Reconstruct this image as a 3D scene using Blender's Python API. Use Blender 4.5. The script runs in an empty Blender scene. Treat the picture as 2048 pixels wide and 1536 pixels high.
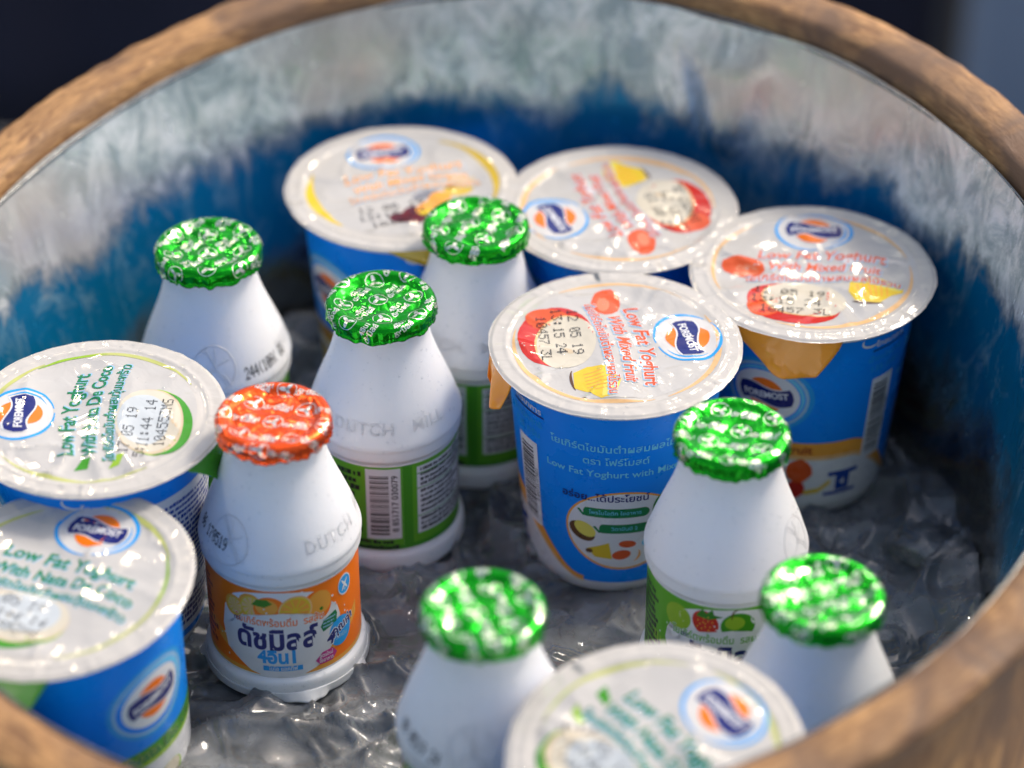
import bpy, bmesh, math, random
import numpy as np
from mathutils import Vector, Matrix
R = math.radians
SC = bpy.context.scene

# ------------------------------------------------------------------ camera
CAM = np.array([0.0, -0.68, 0.579])
PITCH = 36.0
cd = bpy.data.cameras.new('camera')
cam = bpy.data.objects.new('camera', cd)
SC.collection.objects.link(cam)
cam.location = CAM
cam.rotation_euler = (R(90 - PITCH), 0, 0)
cd.sensor_width = 36
cd.lens = 5600 / 2048 * 36
cd.clip_start = 0.01
cd.clip_end = 100
cd.dof.use_dof = True
cd.dof.focus_distance = 0.855
cd.dof.aperture_fstop = 4.5
SC.camera = cam
# ------------------------------------------------------------------ sky, sun, exposure
SUN_EL, SUN_AZ = 48.0, 35.0        # azimuth measured from +x towards +y
w = bpy.data.worlds.new('World')
SC.world = w
w.use_nodes = True
nt = w.node_tree
bg = nt.nodes['Background']
sky = nt.nodes.new('ShaderNodeTexSky')
sky.sky_type = 'NISHITA'
sky.sun_disc = False
sky.sun_elevation = R(SUN_EL)
sky.sun_rotation = R(90 - SUN_AZ)
sky.air_density = 1.0
sky.dust_density = 4.0
sky.ozone_density = 1.0
nt.links.new(sky.outputs[0], bg.inputs[0])
bg.inputs[1].default_value = 0.15
sd = bpy.data.lights.new('sun', 'SUN')
sd.energy = 1.3
sd.angle = R(10)
sd.color = (1.0, 0.93, 0.82)
sun = bpy.data.objects.new('sun', sd)
SC.collection.objects.link(sun)
dv = Vector((math.cos(R(SUN_EL)) * math.cos(R(SUN_AZ)), math.cos(R(SUN_EL)) * math.sin(R(SUN_AZ)), math.sin(R(SUN_EL))))
sun.rotation_euler = dv.to_track_quat('Z', 'Y').to_euler()
vs = SC.view_settings
vs.view_transform = 'Standard'
vs.look = 'None'
vs.exposure = 0.45
vs.gamma = 1.0
vs.use_curve_mapping = False
SC.render.engine = 'CYCLES'
SC.cycles.use_denoising = True
SC.cycles.max_bounces = 10
SC.cycles.transparent_max_bounces = 8
SC.cycles.caustics_reflective = False
SC.cycles.caustics_refractive = False
SC.cycles.sample_clamp_indirect = 6.0

def bulb(x, y, z, e, r, c):
    d = bpy.data.lights.new('bulb', 'POINT'); d.energy = e; d.shadow_soft_size = r; d.color = c
    o = bpy.data.objects.new('bulb', d); o.location = (x, y, z); SC.collection.objects.link(o)
# bare market bulbs strung above and behind the tub: their round glints sit on every wet film
bulb(-.55, 1.30, 1.15, 7, .035, (1, .80, .52))
bulb(.35, 1.55, 1.30, 8, .035, (1, .84, .60))
bulb(1.1, .75, 1.15, 7, .035, (1, .80, .52))
bulb(-1.0, .35, 1.25, 6, .035, (1, .88, .70))

# ------------------------------------------------------------------ helpers
def link(o, parent=None):
    SC.collection.objects.link(o)
    if parent is not None:
        o.parent = parent
    return o

def tag(o, label=None, cat=None, group=None, kind=None):
    if label: o['label'] = label
    if cat: o['category'] = cat
    if group: o['group'] = group
    if kind: o['kind'] = kind
    return o

def empty(name, loc, rz=0, tilt=(0, 0)):
    o = bpy.data.objects.new(name, None)
    o.empty_display_size = 0.02
    n = Vector((tilt[0], tilt[1], 1)).normalized()
    q = Vector((0, 0, 1)).rotation_difference(n)
    o.matrix_world = Matrix.Translation(loc) @ q.to_matrix().to_4x4() @ Matrix.Rotation(rz, 4, 'Z')
    return link(o)

def hash2(ix, iy, seed):
    h = (ix * 374761393 + iy * 668265263 + seed * 974634777) & 0xffffffff
    h = ((h ^ (h >> 13)) * 1274126177) & 0xffffffff
    h = h ^ (h >> 16)
    return (h & 0xffff) / 65535.0

def vn(x, y, seed=0):
    """smooth value noise 0..1, numpy arrays"""
    x = np.asarray(x, float); y = np.asarray(y, float)
    ix = np.floor(x).astype(np.int64); iy = np.floor(y).astype(np.int64)
    fx = x - ix; fy = y - iy
    fx = fx**3 * (fx * (fx * 6 - 15) + 10); fy = fy**3 * (fy * (fy * 6 - 15) + 10)
    a = hash2(ix, iy, seed); b = hash2(ix + 1, iy, seed); c = hash2(ix, iy + 1, seed); d = hash2(ix + 1, iy + 1, seed)
    return (a * (1 - fx) + b * fx) * (1 - fy) + (c * (1 - fx) + d * fx) * fy

def sst(a, b, x):
    t = np.clip((x - a) / (b - a), 0, 1)
    return t * t * (3 - 2 * t)

# ------------------------------------------------------------------ materials
MATS = {}
def nodes_of(m):
    m.use_nodes = True
    return m.node_tree, m.node_tree.nodes['Principled BSDF']

def mixcol(nt, fac, c1, c2):
    n = nt.nodes.new('ShaderNodeMix'); n.data_type = 'RGBA'
    if isinstance(fac, (int, float)): n.inputs[0].default_value = fac
    else: nt.links.new(fac, n.inputs[0])
    for i, c in ((6, c1), (7, c2)):
        if isinstance(c, tuple): n.inputs[i].default_value = (*c, 1)
        else: nt.links.new(c, n.inputs[i])
    return n.outputs[2]

def noise(nt, scale, detail=4, rough=.55, vec=None, dist=0):
    n = nt.nodes.new('ShaderNodeTexNoise')
    n.inputs['Scale'].default_value = scale
    n.inputs['Detail'].default_value = detail
    n.inputs['Roughness'].default_value = rough
    n.inputs['Distortion'].default_value = dist
    if vec is not None: nt.links.new(vec, n.inputs['Vector'])
    return n.outputs['Fac']

def ramp(nt, fac, stops):
    n = nt.nodes.new('ShaderNodeValToRGB')
    e = n.color_ramp.elements
    while len(e) < len(stops): e.new(0.5)
    for k, (p, c) in enumerate(stops):
        e[k].position = p
        e[k].color = (c, c, c, 1) if isinstance(c, (int, float)) else (*c, 1)
    nt.links.new(fac, n.inputs[0])
    return n.outputs[0]

def objco(nt, scale=(1, 1, 1)):
    t = nt.nodes.new('ShaderNodeTexCoord')
    m = nt.nodes.new('ShaderNodeMapping')
    m.inputs['Scale'].default_value = scale
    nt.links.new(t.outputs['Object'], m.inputs[0])
    return m.outputs[0]

def bump(nt, h, strength, dist, prev=None):
    b = nt.nodes.new('ShaderNodeBump')
    b.inputs['Strength'].default_value = strength
    b.inputs['Distance'].default_value = dist
    nt.links.new(h, b.inputs['Height'])
    if prev is not None: nt.links.new(prev, b.inputs['Normal'])
    return b.outputs[0]

COL = dict(
    white=(.78, .78, .78), paper=(.74, .75, .77), film=(.57, .54, .49), filmshade=(.54, .52, .485), lidwhite=(.66, .64, .61), black=(.012, .012, .014),
    navy=(.012, .018, .16), royal=(.012, .06, .34), blue=(.000, .25, .88), skyblue=(.02, .34, .78), cyan=(.16, .62, .86), pale=(.33, .55, .75),
    orange=(.98, .20, .003), orange2=(.88, .38, .05), peach=(.82, .50, .22), red=(.58, .025, .012), papaya=(.72, .10, .02), darkred=(.35, .02, .015),
    yellow=(.78, .55, .03), olive=(.52, .54, .16), lime=(.30, .50, .03), green=(.055, .30, .012), deepgreen=(.006, .20, .06), label_green=(.12, .42, .02),
    cream=(.66, .60, .47), coco=(.58, .62, .63), brown=(.12, .05, .015), maroon=(.13, .01, .015), leaf=(.03, .22, .01), pink=(.55, .03, .25), grey=(.25, .25, .27),
    gold=(.62, .43, .04), tan=(.66, .52, .34), salmon=(.75, .22, .10), tab=(1.0, .36, .03), lemon=(.80, .70, .12))

def pmat(color, kind):
    key = color + '_' + kind
    if key in MATS: return MATS[key]
    m = bpy.data.materials.new(key)
    nt, p = nodes_of(m)
    c = COL[color]
    co = objco(nt)
    if kind == 'film':        # glossy sealing film of the lids
        p.inputs['Roughness'].default_value = .085
        p.inputs['Specular IOR Level'].default_value = .55
        f = noise(nt, 60, 3, .5, co)
        v = mixcol(nt, f, tuple(x * .93 for x in c), tuple(min(1, x * 1.05) for x in c))
        nt.links.new(v, p.inputs['Base Color'])
        b = bump(nt, noise(nt, 95, 2, .4, co, 1.2), .35, .0012)
        b = bump(nt, noise(nt, 700, 2, .5, co), .05, .0001, b)
        nt.links.new(b, p.inputs['Normal'])
    elif kind == 'cup':       # print on the cup wall, wet in places
        p.inputs['Specular IOR Level'].default_value = .35
        p.inputs['Base Color'].default_value = (*c, 1)
        r = ramp(nt, noise(nt, 90, 4, .6, co), [(.35, .22), (.65, .42)])
        nt.links.new(r, p.inputs['Roughness'])
        nt.links.new(bump(nt, noise(nt, 260, 3, .6, co), .10, .0004), p.inputs['Normal'])
    elif kind == 'label':
        p.inputs['Base Color'].default_value = (*c, 1)
        p.inputs['Roughness'].default_value = .33
        nt.links.new(bump(nt, noise(nt, 160, 3, .6, co), .12, .0004), p.inputs['Normal'])
    elif kind == 'ink':
        p.inputs['Base Color'].default_value = (*c, 1)
        p.inputs['Roughness'].default_value = .5
    MATS[key] = m
    return m

def plastic():
    if 'bottle_plastic' in MATS: return MATS['bottle_plastic']
    m = bpy.data.materials.new('bottle_plastic'); nt, p = nodes_of(m)
    co = objco(nt)
    nt.links.new(mixcol(nt, noise(nt, 45, 3, .5, co), (.83, .83, .83), (.89, .89, .88)), p.inputs['Base Color'])
    r = ramp(nt, noise(nt, 120, 4, .6, co), [(.3, .34), (.7, .52)])
    nt.links.new(r, p.inputs['Roughness'])
    p.inputs['Subsurface Weight'].default_value = .35
    p.inputs['Subsurface Radius'].default_value = (1, .9, .85)
    p.inputs['Subsurface Scale'].default_value = .004
    b = bump(nt, noise(nt, 420, 3, .6, co), .14, .0005)
    nt.links.new(b, p.inputs['Normal'])
    MATS['bottle_plastic'] = m
    return m

def cupplastic():
    if 'cup_plastic' in MATS: return MATS['cup_plastic']
    m = bpy.data.materials.new('cup_plastic'); nt, p = nodes_of(m)
    co = objco(nt)
    nt.links.new(mixcol(nt, noise(nt, 50, 3, .5, co), (.68, .68, .67), (.76, .76, .75)), p.inputs['Base Color'])
    p.inputs['Roughness'].default_value = .28
    p.inputs['Subsurface Weight'].default_value = .25
    p.inputs['Subsurface Radius'].default_value = (1, .9, .85)
    p.inputs['Subsurface Scale'].default_value = .003
    nt.links.new(bump(nt, noise(nt, 500, 2, .5, co), .12, .0004), p.inputs['Normal'])
    MATS['cup_plastic'] = m
    return m

def foil(key, c, metal=.85, rough=.22):
    if key in MATS: return MATS[key]
    m = bpy.data.materials.new(key); nt, p = nodes_of(m)
    co = objco(nt)
    p.inputs['Base Color'].default_value = (*c, 1)
    p.inputs['Metallic'].default_value = metal
    r = ramp(nt, noise(nt, 300, 3, .5, co), [(.3, rough * .7), (.7, rough * 1.4)])
    nt.links.new(r, p.inputs['Roughness'])
    b = bump(nt, noise(nt, 260, 2, .5, co, .6), .38, .0009)
    b = bump(nt, noise(nt, 1600, 2, .5, co), .20, .0002, b)
    nt.links.new(b, p.inputs['Normal'])
    MATS[key] = m
    return m

def water():
    if 'water' in MATS: return MATS['water']
    m = bpy.data.materials.new('water'); nt, p = nodes_of(m)
    tr = nt.nodes.new('ShaderNodeBsdfTransparent'); tr.inputs[0].default_value = (.985, .99, .99, 1)
    gl = nt.nodes.new('ShaderNodeBsdfGlossy'); gl.inputs['Roughness'].default_value = .04
    lw = nt.nodes.new('ShaderNodeLayerWeight'); lw.inputs['Blend'].default_value = .5
    fr = nt.nodes.new('ShaderNodeMath'); fr.operation = 'POWER'; fr.inputs[1].default_value = 3.5; nt.links.new(lw.outputs['Facing'], fr.inputs[0])
    ad = nt.nodes.new('ShaderNodeMath'); ad.operation = 'MULTIPLY_ADD'; ad.inputs[1].default_value = .55; ad.inputs[2].default_value = .09; nt.links.new(fr.outputs[0], ad.inputs[0]); fr = ad
    mx = nt.nodes.new('ShaderNodeMixShader')
    nt.links.new(fr.outputs[0], mx.inputs[0]); nt.links.new(tr.outputs[0], mx.inputs[1]); nt.links.new(gl.outputs[0], mx.inputs[2])
    nt.links.new(mx.outputs[0], nt.nodes['Material Output'].inputs[0])
    MATS['water'] = m
    return m

# ------------------------------------------------------------------ flat artwork -> curved surface
_txt = {}
def text_mesh(s, offset=0.0, shear=0.0, spacing=1.0, extrude=0.0, bevel=0.0):
    key = (s, offset, shear, spacing, extrude, bevel)
    if key in _txt: return _txt[key]
    c = bpy.data.curves.new('t', 'FONT')
    c.body = s; c.size = 1; c.align_x = 'CENTER'; c.align_y = 'CENTER'
    c.offset = offset; c.shear = shear; c.space_character = spacing
    c.resolution_u = 3; c.extrude = extrude; c.bevel_depth = bevel; c.bevel_resolution = 1
    o = bpy.data.objects.new('t', c)
    me = bpy.data.meshes.new_from_object(o)
    v = np.array([p.co[:] for p in me.vertices]) if len(me.vertices) else np.zeros((0, 3))
    f = [tuple(p.vertices) for p in me.polygons]
    bpy.data.objects.remove(o); bpy.data.curves.remove(c); bpy.data.meshes.remove(me)
    _txt[key] = (v, f)
    return v, f

DIG = {'0': '01110100011001110101110011000101110', '1': '00100011000010000100001000010001110', '2': '01110100010000100010001000100011111',
       '3': '11111000100010000010000011000101110', '4': '00010001100101010010111110001000010', '5': '11111100001111000001000011000101110',
       '6': '00110010001000011110100011000101110', '7': '11111000010001000100010000100001000', '8': '01110100011000101110100011000101110',
       '9': '01110100011000101111000010001001100', ':': '00000011000110000000011000110000000', ' ': '0' * 35,
       'L': '10000100001000010000100001000011111', 'M': '10001110111010110101100011000110001', 'S': '01111100001000001110000010000111110',
       'A': '01110100011000111111100011000110001', '(': '00010001000100001000010000010000010', 'B': '11110100011000111110100011000111110'}

class Art:
    def __init__(s, kind):
        s.items = []; s.kind = kind; s.mats = []
    def mi(s, col):
        m = col if not isinstance(col, str) else pmat(col, s.kind)
        if m not in s.mats: s.mats.append(m)
        return s.mats.index(m)
    def poly(s, pts, col, layer):
        pts = np.asarray(pts, float)
        s.items.append((pts, [tuple(range(len(pts)))], s.mi(col), layer))
    def strip(s, outer, inner, col, layer):
        n = len(outer); v = np.concatenate([outer, inner])
        s.items.append((v, [(i, i + 1, n + i + 1, n + i) for i in range(n - 1)], s.mi(col), layer))
    def rect(s, x0, y0, x1, y1, col, layer):
        s.poly([(x0, y0), (x1, y0), (x1, y1), (x0, y1)], col, layer)
    def blob(s, cx, cy, rx, ry, col, layer, rot=0, n=28, jag=0, seed=0, a0=0, a1=360):
        rnd = random.Random(seed); p = []
        full = abs(a1 - a0) >= 360
        for i in range(n if full else n + 1):
            a = R(a0 + (a1 - a0) * i / n); k = 1 + jag * rnd.uniform(-1, 1)
            x, y = rx * k * math.cos(a), ry * k * math.sin(a)
            p.append((cx + x * math.cos(rot) - y * math.sin(rot), cy + x * math.sin(rot) + y * math.cos(rot)))
        s.poly(p, col, layer)
    def arc(s, cx, cy, rx, ry, w0, w1, a0, a1, col, layer, rot=0, n=36):
        """ring segment whose width swells from w0 at its ends to w1 in the middle"""
        t = np.linspace(0, 1, n); a = np.radians(a0 + (a1 - a0) * t); w = w0 + (w1 - w0) * np.sin(np.pi * t)
        def pt(dx):
            x = (rx + dx) * np.cos(a); y = (ry + dx) * np.sin(a)
            return np.c_[cx + x * math.cos(rot) - y * math.sin(rot), cy + x * math.sin(rot) + y * math.cos(rot)]
        s.strip(pt(w / 2), pt(-w / 2), col, layer)
    def text(s, t, x, y, size, col, layer, rot=0, bold=.018, shear=0, sx=1, spacing=1, bend=0):
        v, f = text_mesh(t, bold, shear, spacing)
        if not len(v): return
        v = v[:, :2] * size; v[:, 0] *= sx
        if bend: v[:, 1] -= bend * v[:, 0]**2
        c, q = math.cos(rot), math.sin(rot)
        v = np.c_[x + v[:, 0] * c - v[:, 1] * q, y + v[:, 0] * q + v[:, 1] * c]
        s.items.append((v, f, s.mi(col), layer))
    def dots(s, t, x, y, h, col, layer, rot=0, fill=.72, sx=1):
        p = h / 7.; c, q = math.cos(rot), math.sin(rot); V = []; F = []
        for k, ch in enumerate(t):
            b = DIG.get(ch, DIG[' '])
            for i in range(35):
                if b[i] == '1':
                    u = (k * 6 + i % 5) * p * .82 * sx; w_ = -(i // 5) * p; d = p * fill * .5
                    n = len(V)
                    for (a, e) in ((-d * sx, -d), (d * sx, -d), (d * sx, d), (-d * sx, d)):
                        X, Y = u + a, w_ + e
                        V.append((x + X * c - Y * q, y + X * q + Y * c))
                    F.append((n, n + 1, n + 2, n + 3))
        if V: s.items.append((np.array(V), F, s.mi(col), layer))
    def scribble(s, x0, y0, x1, y1, rows, col, layer, seed=0, rot90=False, h=.5):
        """lines of print too small to read: word-like runs"""
        rnd = random.Random(seed); V = []; F = []
        for r in range(rows):
            t = y1 + (y0 - y1) * (r + .5) / rows
            hh = (y1 - y0) / rows * h * .5
            x = x0
            end = x1 - rnd.uniform(0, .25) * (x1 - x0)
            while x < end:
                wd = rnd.uniform(.35, 1.1) * hh * 2
                n = len(V); k = rnd.choice((1, 1, .7, 1.3))
                V += [(x, t - hh * .8), (x + wd, t - hh * .8), (x + wd, t + hh * k), (x, t + hh * k)]
                F.append((n, n + 1, n + 2, n + 3))
                x += wd + rnd.choice((.25, .25, .3, .9)) * hh
        if rot90: V = [(x0 + (y1 - b), y0 + (a - x0)) for a, b in V]
        if V: s.items.append((np.array(V, float), F, s.mi(col), layer))

def mapped(name, art, S, parent, cutx=None, cuty=None, step=.035):
    bm = bmesh.new()
    for v, f, mi, layer in art.items:
        bv = [bm.verts.new((a, b, layer)) for a, b in v]
        for q in f:
            try: fc = bm.faces.new([bv[i] for i in q])
            except ValueError: continue
            fc.material_index = mi
    ng = [f for f in bm.faces if len(f.verts) > 4]
    bmesh.ops.triangulate(bm, faces=ng, ngon_method='EAR_CLIP')
    for ax, cuts in ((0, cutx), (1, cuty)):
        if cuts is None: continue
        for c in cuts:
            co = (c, 0, 0) if ax == 0 else (0, c, 0); no = (1, 0, 0) if ax == 0 else (0, 1, 0)
            fs = [f for f in bm.faces if min(v.co[ax] for v in f.verts) < c < max(v.co[ax] for v in f.verts)] if False else bm.faces[:]
            bmesh.ops.bisect_plane(bm, geom=bm.verts[:] + bm.edges[:] + bm.faces[:], plane_co=co, plane_no=no, dist=1e-6)
    bm.normal_update()
    for f in bm.faces:
        if f.normal.z < 0: f.normal_flip()
    me = bpy.data.meshes.new(name)
    bm.to_mesh(me); bm.free()
    n = len(me.vertices); co = np.empty(n * 3); me.vertices.foreach_get('co', co); co = co.reshape(-1, 3)
    P, N = surf(S, co[:, 0], co[:, 1])
    P = P + N * (co[:, 2:3] * step + .02)
    me.vertices.foreach_set('co', (P / 1000).ravel())
    for m in art.mats: me.materials.append(m)
    me.shade_smooth()
    me.update()
    me.normals_split_custom_set_from_vertices(N.tolist())
    return link(bpy.data.objects.new(name, me), parent)

def surf(S, x, y, e=.02):
    P = S(x, y)
    du = S(x + e, y) - S(x - e, y); dw = S(x, y + e) - S(x, y - e)
    N = np.cross(du, dw); N /= np.maximum(np.linalg.norm(N, axis=1, keepdims=True), 1e-12)
    return P, N

def polar_sheet(name, S, redge, rings, seg, mat, parent, normals=True):
    """disc grid laid on surface S (art coordinates in mm)"""
    V = [(0, 0)]; 
    for r in rings:
        for k in range(seg):
            a = 2 * math.pi * k / seg; rr = r * (redge(a) if callable(redge) else 1)
            V.append((rr * math.cos(a), rr * math.sin(a)))
    F = [(0, 1 + k, 1 + (k + 1) % seg) for k in range(seg)]
    for i in range(len(rings) - 1):
        b = 1 + i * seg
        F += [(b + k, b + seg + k, b + seg + (k + 1) % seg, b + (k + 1) % seg) for k in range(seg)]
    V = np.array(V)
    P, N = surf(S, V[:, 0], V[:, 1])
    me = bpy.data.meshes.new(name)
    me.from_pydata((P / 1000).tolist(), [], F)
    me.materials.append(mat); me.shade_smooth(); me.update()
    if normals: me.normals_split_custom_set_from_vertices(N.tolist())
    return link(bpy.data.objects.new(name, me), parent)

def lathe(name, prof, mat, parent, seg=96, dr=None, closed=False):
    """prof: list of (r, z) mm, bottom to top; dr(a, z) optional radius change"""
    V = []; F = []
    for r, z in prof:
        for k in range(seg):
            a = 2 * math.pi * k / seg; q = r + (dr(a, z) if dr else 0)
            V.append((q * math.cos(a) / 1000, q * math.sin(a) / 1000, z / 1000))
    n = len(prof)
    for i in range(n - 1):
        for k in range(seg):
            F.append((i * seg + k, i * seg + (k + 1) % seg, (i + 1) * seg + (k + 1) % seg, (i + 1) * seg + k))
    if prof[0][0] > .01: F.append(tuple(range(seg))[::-1])
    if prof[-1][0] > .01 and closed: F.append(tuple((n - 1) * seg + k for k in range(seg)))
    me = bpy.data.meshes.new(name); me.from_pydata(V, [], F)
    me.materials.append(mat); me.shade_smooth(); me.update()
    return link(bpy.data.objects.new(name, me), parent)

def smooth_prof(pts, n=8):
    """Catmull-Rom through (r,z) points"""
    p = [pts[0]] + list(pts) + [pts[-1]]; out = []
    for i in range(1, len(p) - 2):
        for k in range(n):
            t = k / n
            out.append(tuple(.5 * ((2 * p[i][j]) + (-p[i-1][j] + p[i+1][j]) * t + (2*p[i-1][j] - 5*p[i][j] + 4*p[i+1][j] - p[i+2][j]) * t*t
                       + (-p[i-1][j] + 3*p[i][j] - 3*p[i+1][j] + p[i+2][j]) * t**3) for j in (0, 1)))
    out.append(tuple(pts[-1]))
    return out

def raised(name, v, f, S, mat, parent):
    """3-D relief (u, v, height in mm) laid on a surface"""
    P, N = surf(S, v[:, 0], v[:, 1]); P = P + N * v[:, 2:3]
    me = bpy.data.meshes.new(name); me.from_pydata((P / 1000).tolist(), [], f)
    me.materials.append(mat); me.shade_smooth(); me.update()
    return link(bpy.data.objects.new(name, me), parent)

def tube_uv(paths, r=.35):
    V = []; F = []; m = 6
    for pts, closed in paths:
        n = len(pts); b = len(V)
        for i, (x, y) in enumerate(pts):
            q = pts[(i + 1) % n] if (closed or i < n - 1) else pts[i]; p = pts[i - 1] if (closed or i > 0) else pts[i]
            tx, ty = q[0] - p[0], q[1] - p[1]; L = math.hypot(tx, ty) or 1; nx, ny = -ty / L, tx / L
            for k in range(m):
                a = 2 * math.pi * k / m
                V.append((x + nx * r * math.cos(a), y + ny * r * math.cos(a), .5 * r * math.sin(a)))
        for i in range(n if closed else n - 1):
            j = (i + 1) % n
            F += [(b + i * m + k, b + j * m + k, b + j * m + (k + 1) % m, b + i * m + (k + 1) % m) for k in range(m)]
    return np.array(V), F

def droplets(pts, parent, seed=0):
    """pts: list of (P mm, N, radius mm): flattened water beads in one mesh"""
    V = []; F = []; rnd = random.Random(seed); m = 8
    for P, N, r in pts:
        n = Vector(N).normalized(); t = n.orthogonal().normalized(); b = n.cross(t); h = r * rnd.uniform(.45, .7)
        base = len(V); e = rnd.uniform(.85, 1.25)
        for (rr, hh) in ((1, -.08), (.94, .35), (.68, .75), (.3, .97)):
            for k in range(m):
                a = 2 * math.pi * k / m
                q = Vector(P) + t * (r * rr * e * math.cos(a)) + b * (r * rr / e * math.sin(a)) + n * (h * hh)
                V.append(q / 1000)
        V.append((Vector(P) + n * h) / 1000)
        for i in range(3):
            F += [(base + i * m + k, base + i * m + (k + 1) % m, base + (i + 1) * m + (k + 1) % m, base + (i + 1) * m + k) for k in range(m)]
        F += [(base + 3 * m + k, base + 3 * m + (k + 1) % m, base + 4 * m) for k in range(m)]
    me = bpy.data.meshes.new('water_droplets'); me.from_pydata(V, [], F)
    me.materials.append(water()); me.shade_smooth(); me.update()
    o = link(bpy.data.objects.new('water_droplets', me), parent)
    tag(o, kind='stuff')
    return o

# ------------------------------------------------------------------ brand mark used on lids and cups
def mark(A, cx, cy, k, rot=0, L=3, side=False):
    c, s = math.cos(rot), math.sin(rot)
    T = lambda x, y: (cx + k * (x * c - y * s), cy + k * (x * s + y * c))
    if side:
        A.blob(cx, cy, 12.5 * k, 11.6 * k, 'skyblue', L - 2, rot)
        A.blob(cx, cy, 11.2 * k, 10.4 * k, 'pale', L - 1, rot)
        A.blob(cx, cy, 10.3 * k, 9.5 * k, 'blue', L, rot)
        A.arc(cx, cy, 9.6 * k, 8.8 * k, .2 * k, 1.0 * k, -60, 150, 'cyan', L + 1, rot)
        A.blob(cx, cy, 8.9 * k, 8.0 * k, 'white', L + 1, rot)
        k *= .92
        T = lambda x, y: (cx + k * (x * c - y * s), cy + k * (x * s + y * c))
    else:
        A.blob(cx, cy, 10.2 * k, 8.6 * k, 'lidwhite', L - 1, rot)
        A.arc(cx, cy, 10.6 * k, 8.9 * k, .3 * k, 1.1 * k, -75, 120, 'skyblue', L, rot)
        A.arc(cx, cy, 10.6 * k, 8.9 * k, .3 * k, 1.0 * k, 135, 275, 'skyblue', L, rot)
        A.arc(cx - .2, cy, 9.1 * k, 7.6 * k, .1 * k, .7 * k, -60, 30, 'skyblue', L, rot)
    A.blob(cx, cy, 5.6 * k, 6.0 * k, 'orange', L + 2, rot)
    # white channel either side of the ribbon, then the wavy navy ribbon
    def wave(h, ex):
        top = [T(-7.2 - ex + 14.4 * (1 + ex / 7.2) * t, h + .95 * math.sin(2 * math.pi * (t * .95 + .06))) for t in np.linspace(0, 1, 18)]
        bot = [T(-7.0 - ex + 14.4 * (1 + ex / 7.2) * t, -h + .95 * math.sin(2 * math.pi * (t * .95 + .03))) for t in np.linspace(0, 1, 18)]
        mid_r = [T(7.9 + ex, h * .5), T(8.1 + ex, -h * .3)]; mid_l = [T(-7.9 - ex, -h * .5), T(-8.1 - ex, h * .3)]
        return top + mid_r + bot[::-1] + mid_l
    A.poly(wave(3.35, 0), 'white', L + 3)
    A.poly(wave(2.9, -.1), 'navy', L + 4)
    A.text('FOREMOST', cx, cy, 3.0 * k, 'white', L + 5, rot=rot + R(2), bold=.035, sx=.86)

# ------------------------------------------------------------------ lids
def lid_surface(seed, H):
    def S(x, y):
        x = np.asarray(x, float); y = np.asarray(y, float); r = np.hypot(x, y)
        m = sst(33.6, 30.2, r)
        w1 = vn(x / 17 + 1.2 * vn(x / 30, y / 30, seed + 5), y / 14 + 7.3, seed)
        w2 = 1 - np.abs(2 * vn(x / 13 + 1.1 * w1, y / 16, seed + 1) - 1)
        w3 = vn(x / 6.0, y / 7.5, seed + 2)
        h = m * (-1.3 + 1.9 * w1 + .75 * np.clip(w2 - .62, 0, 1)**1.2 * 2 + .30 * w3)
        for q in range(5):      # a few pinched folds running in from the seal
            fa = 6.283 * float(vn(seed * 1.7 + q * 3.3, .5, 90)); fl = 14 + 16 * float(vn(seed + q * 5.1, 4.5, 91)); f0 = 31.5 - fl
            dx, dy = math.cos(fa), math.sin(fa); al = x * dx + y * dy; pe = -x * dy + y * dx + 2.2 * np.sin(al / 7. + q)
            h += m * .55 * np.exp(-(pe / 2.0)**2) * sst(f0, f0 + 10, al)
        h += .28 * np.exp(-((r - 34.0) / .9)**2) * (.6 + .7 * vn(x / 5, y / 5, seed + 9))
        ph_ = np.arctan2(y, x); h += (.14 * vn(x / 2.6, y / 2.6, seed + 3) + .16 * vn(ph_ * 26 + 40, r / 9, seed + 8)) * sst(33, 35, r)
        h -= .55 * sst(38.2, 39.5, r)
        return np.stack([x, y, H + h], -1)
    return S

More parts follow.
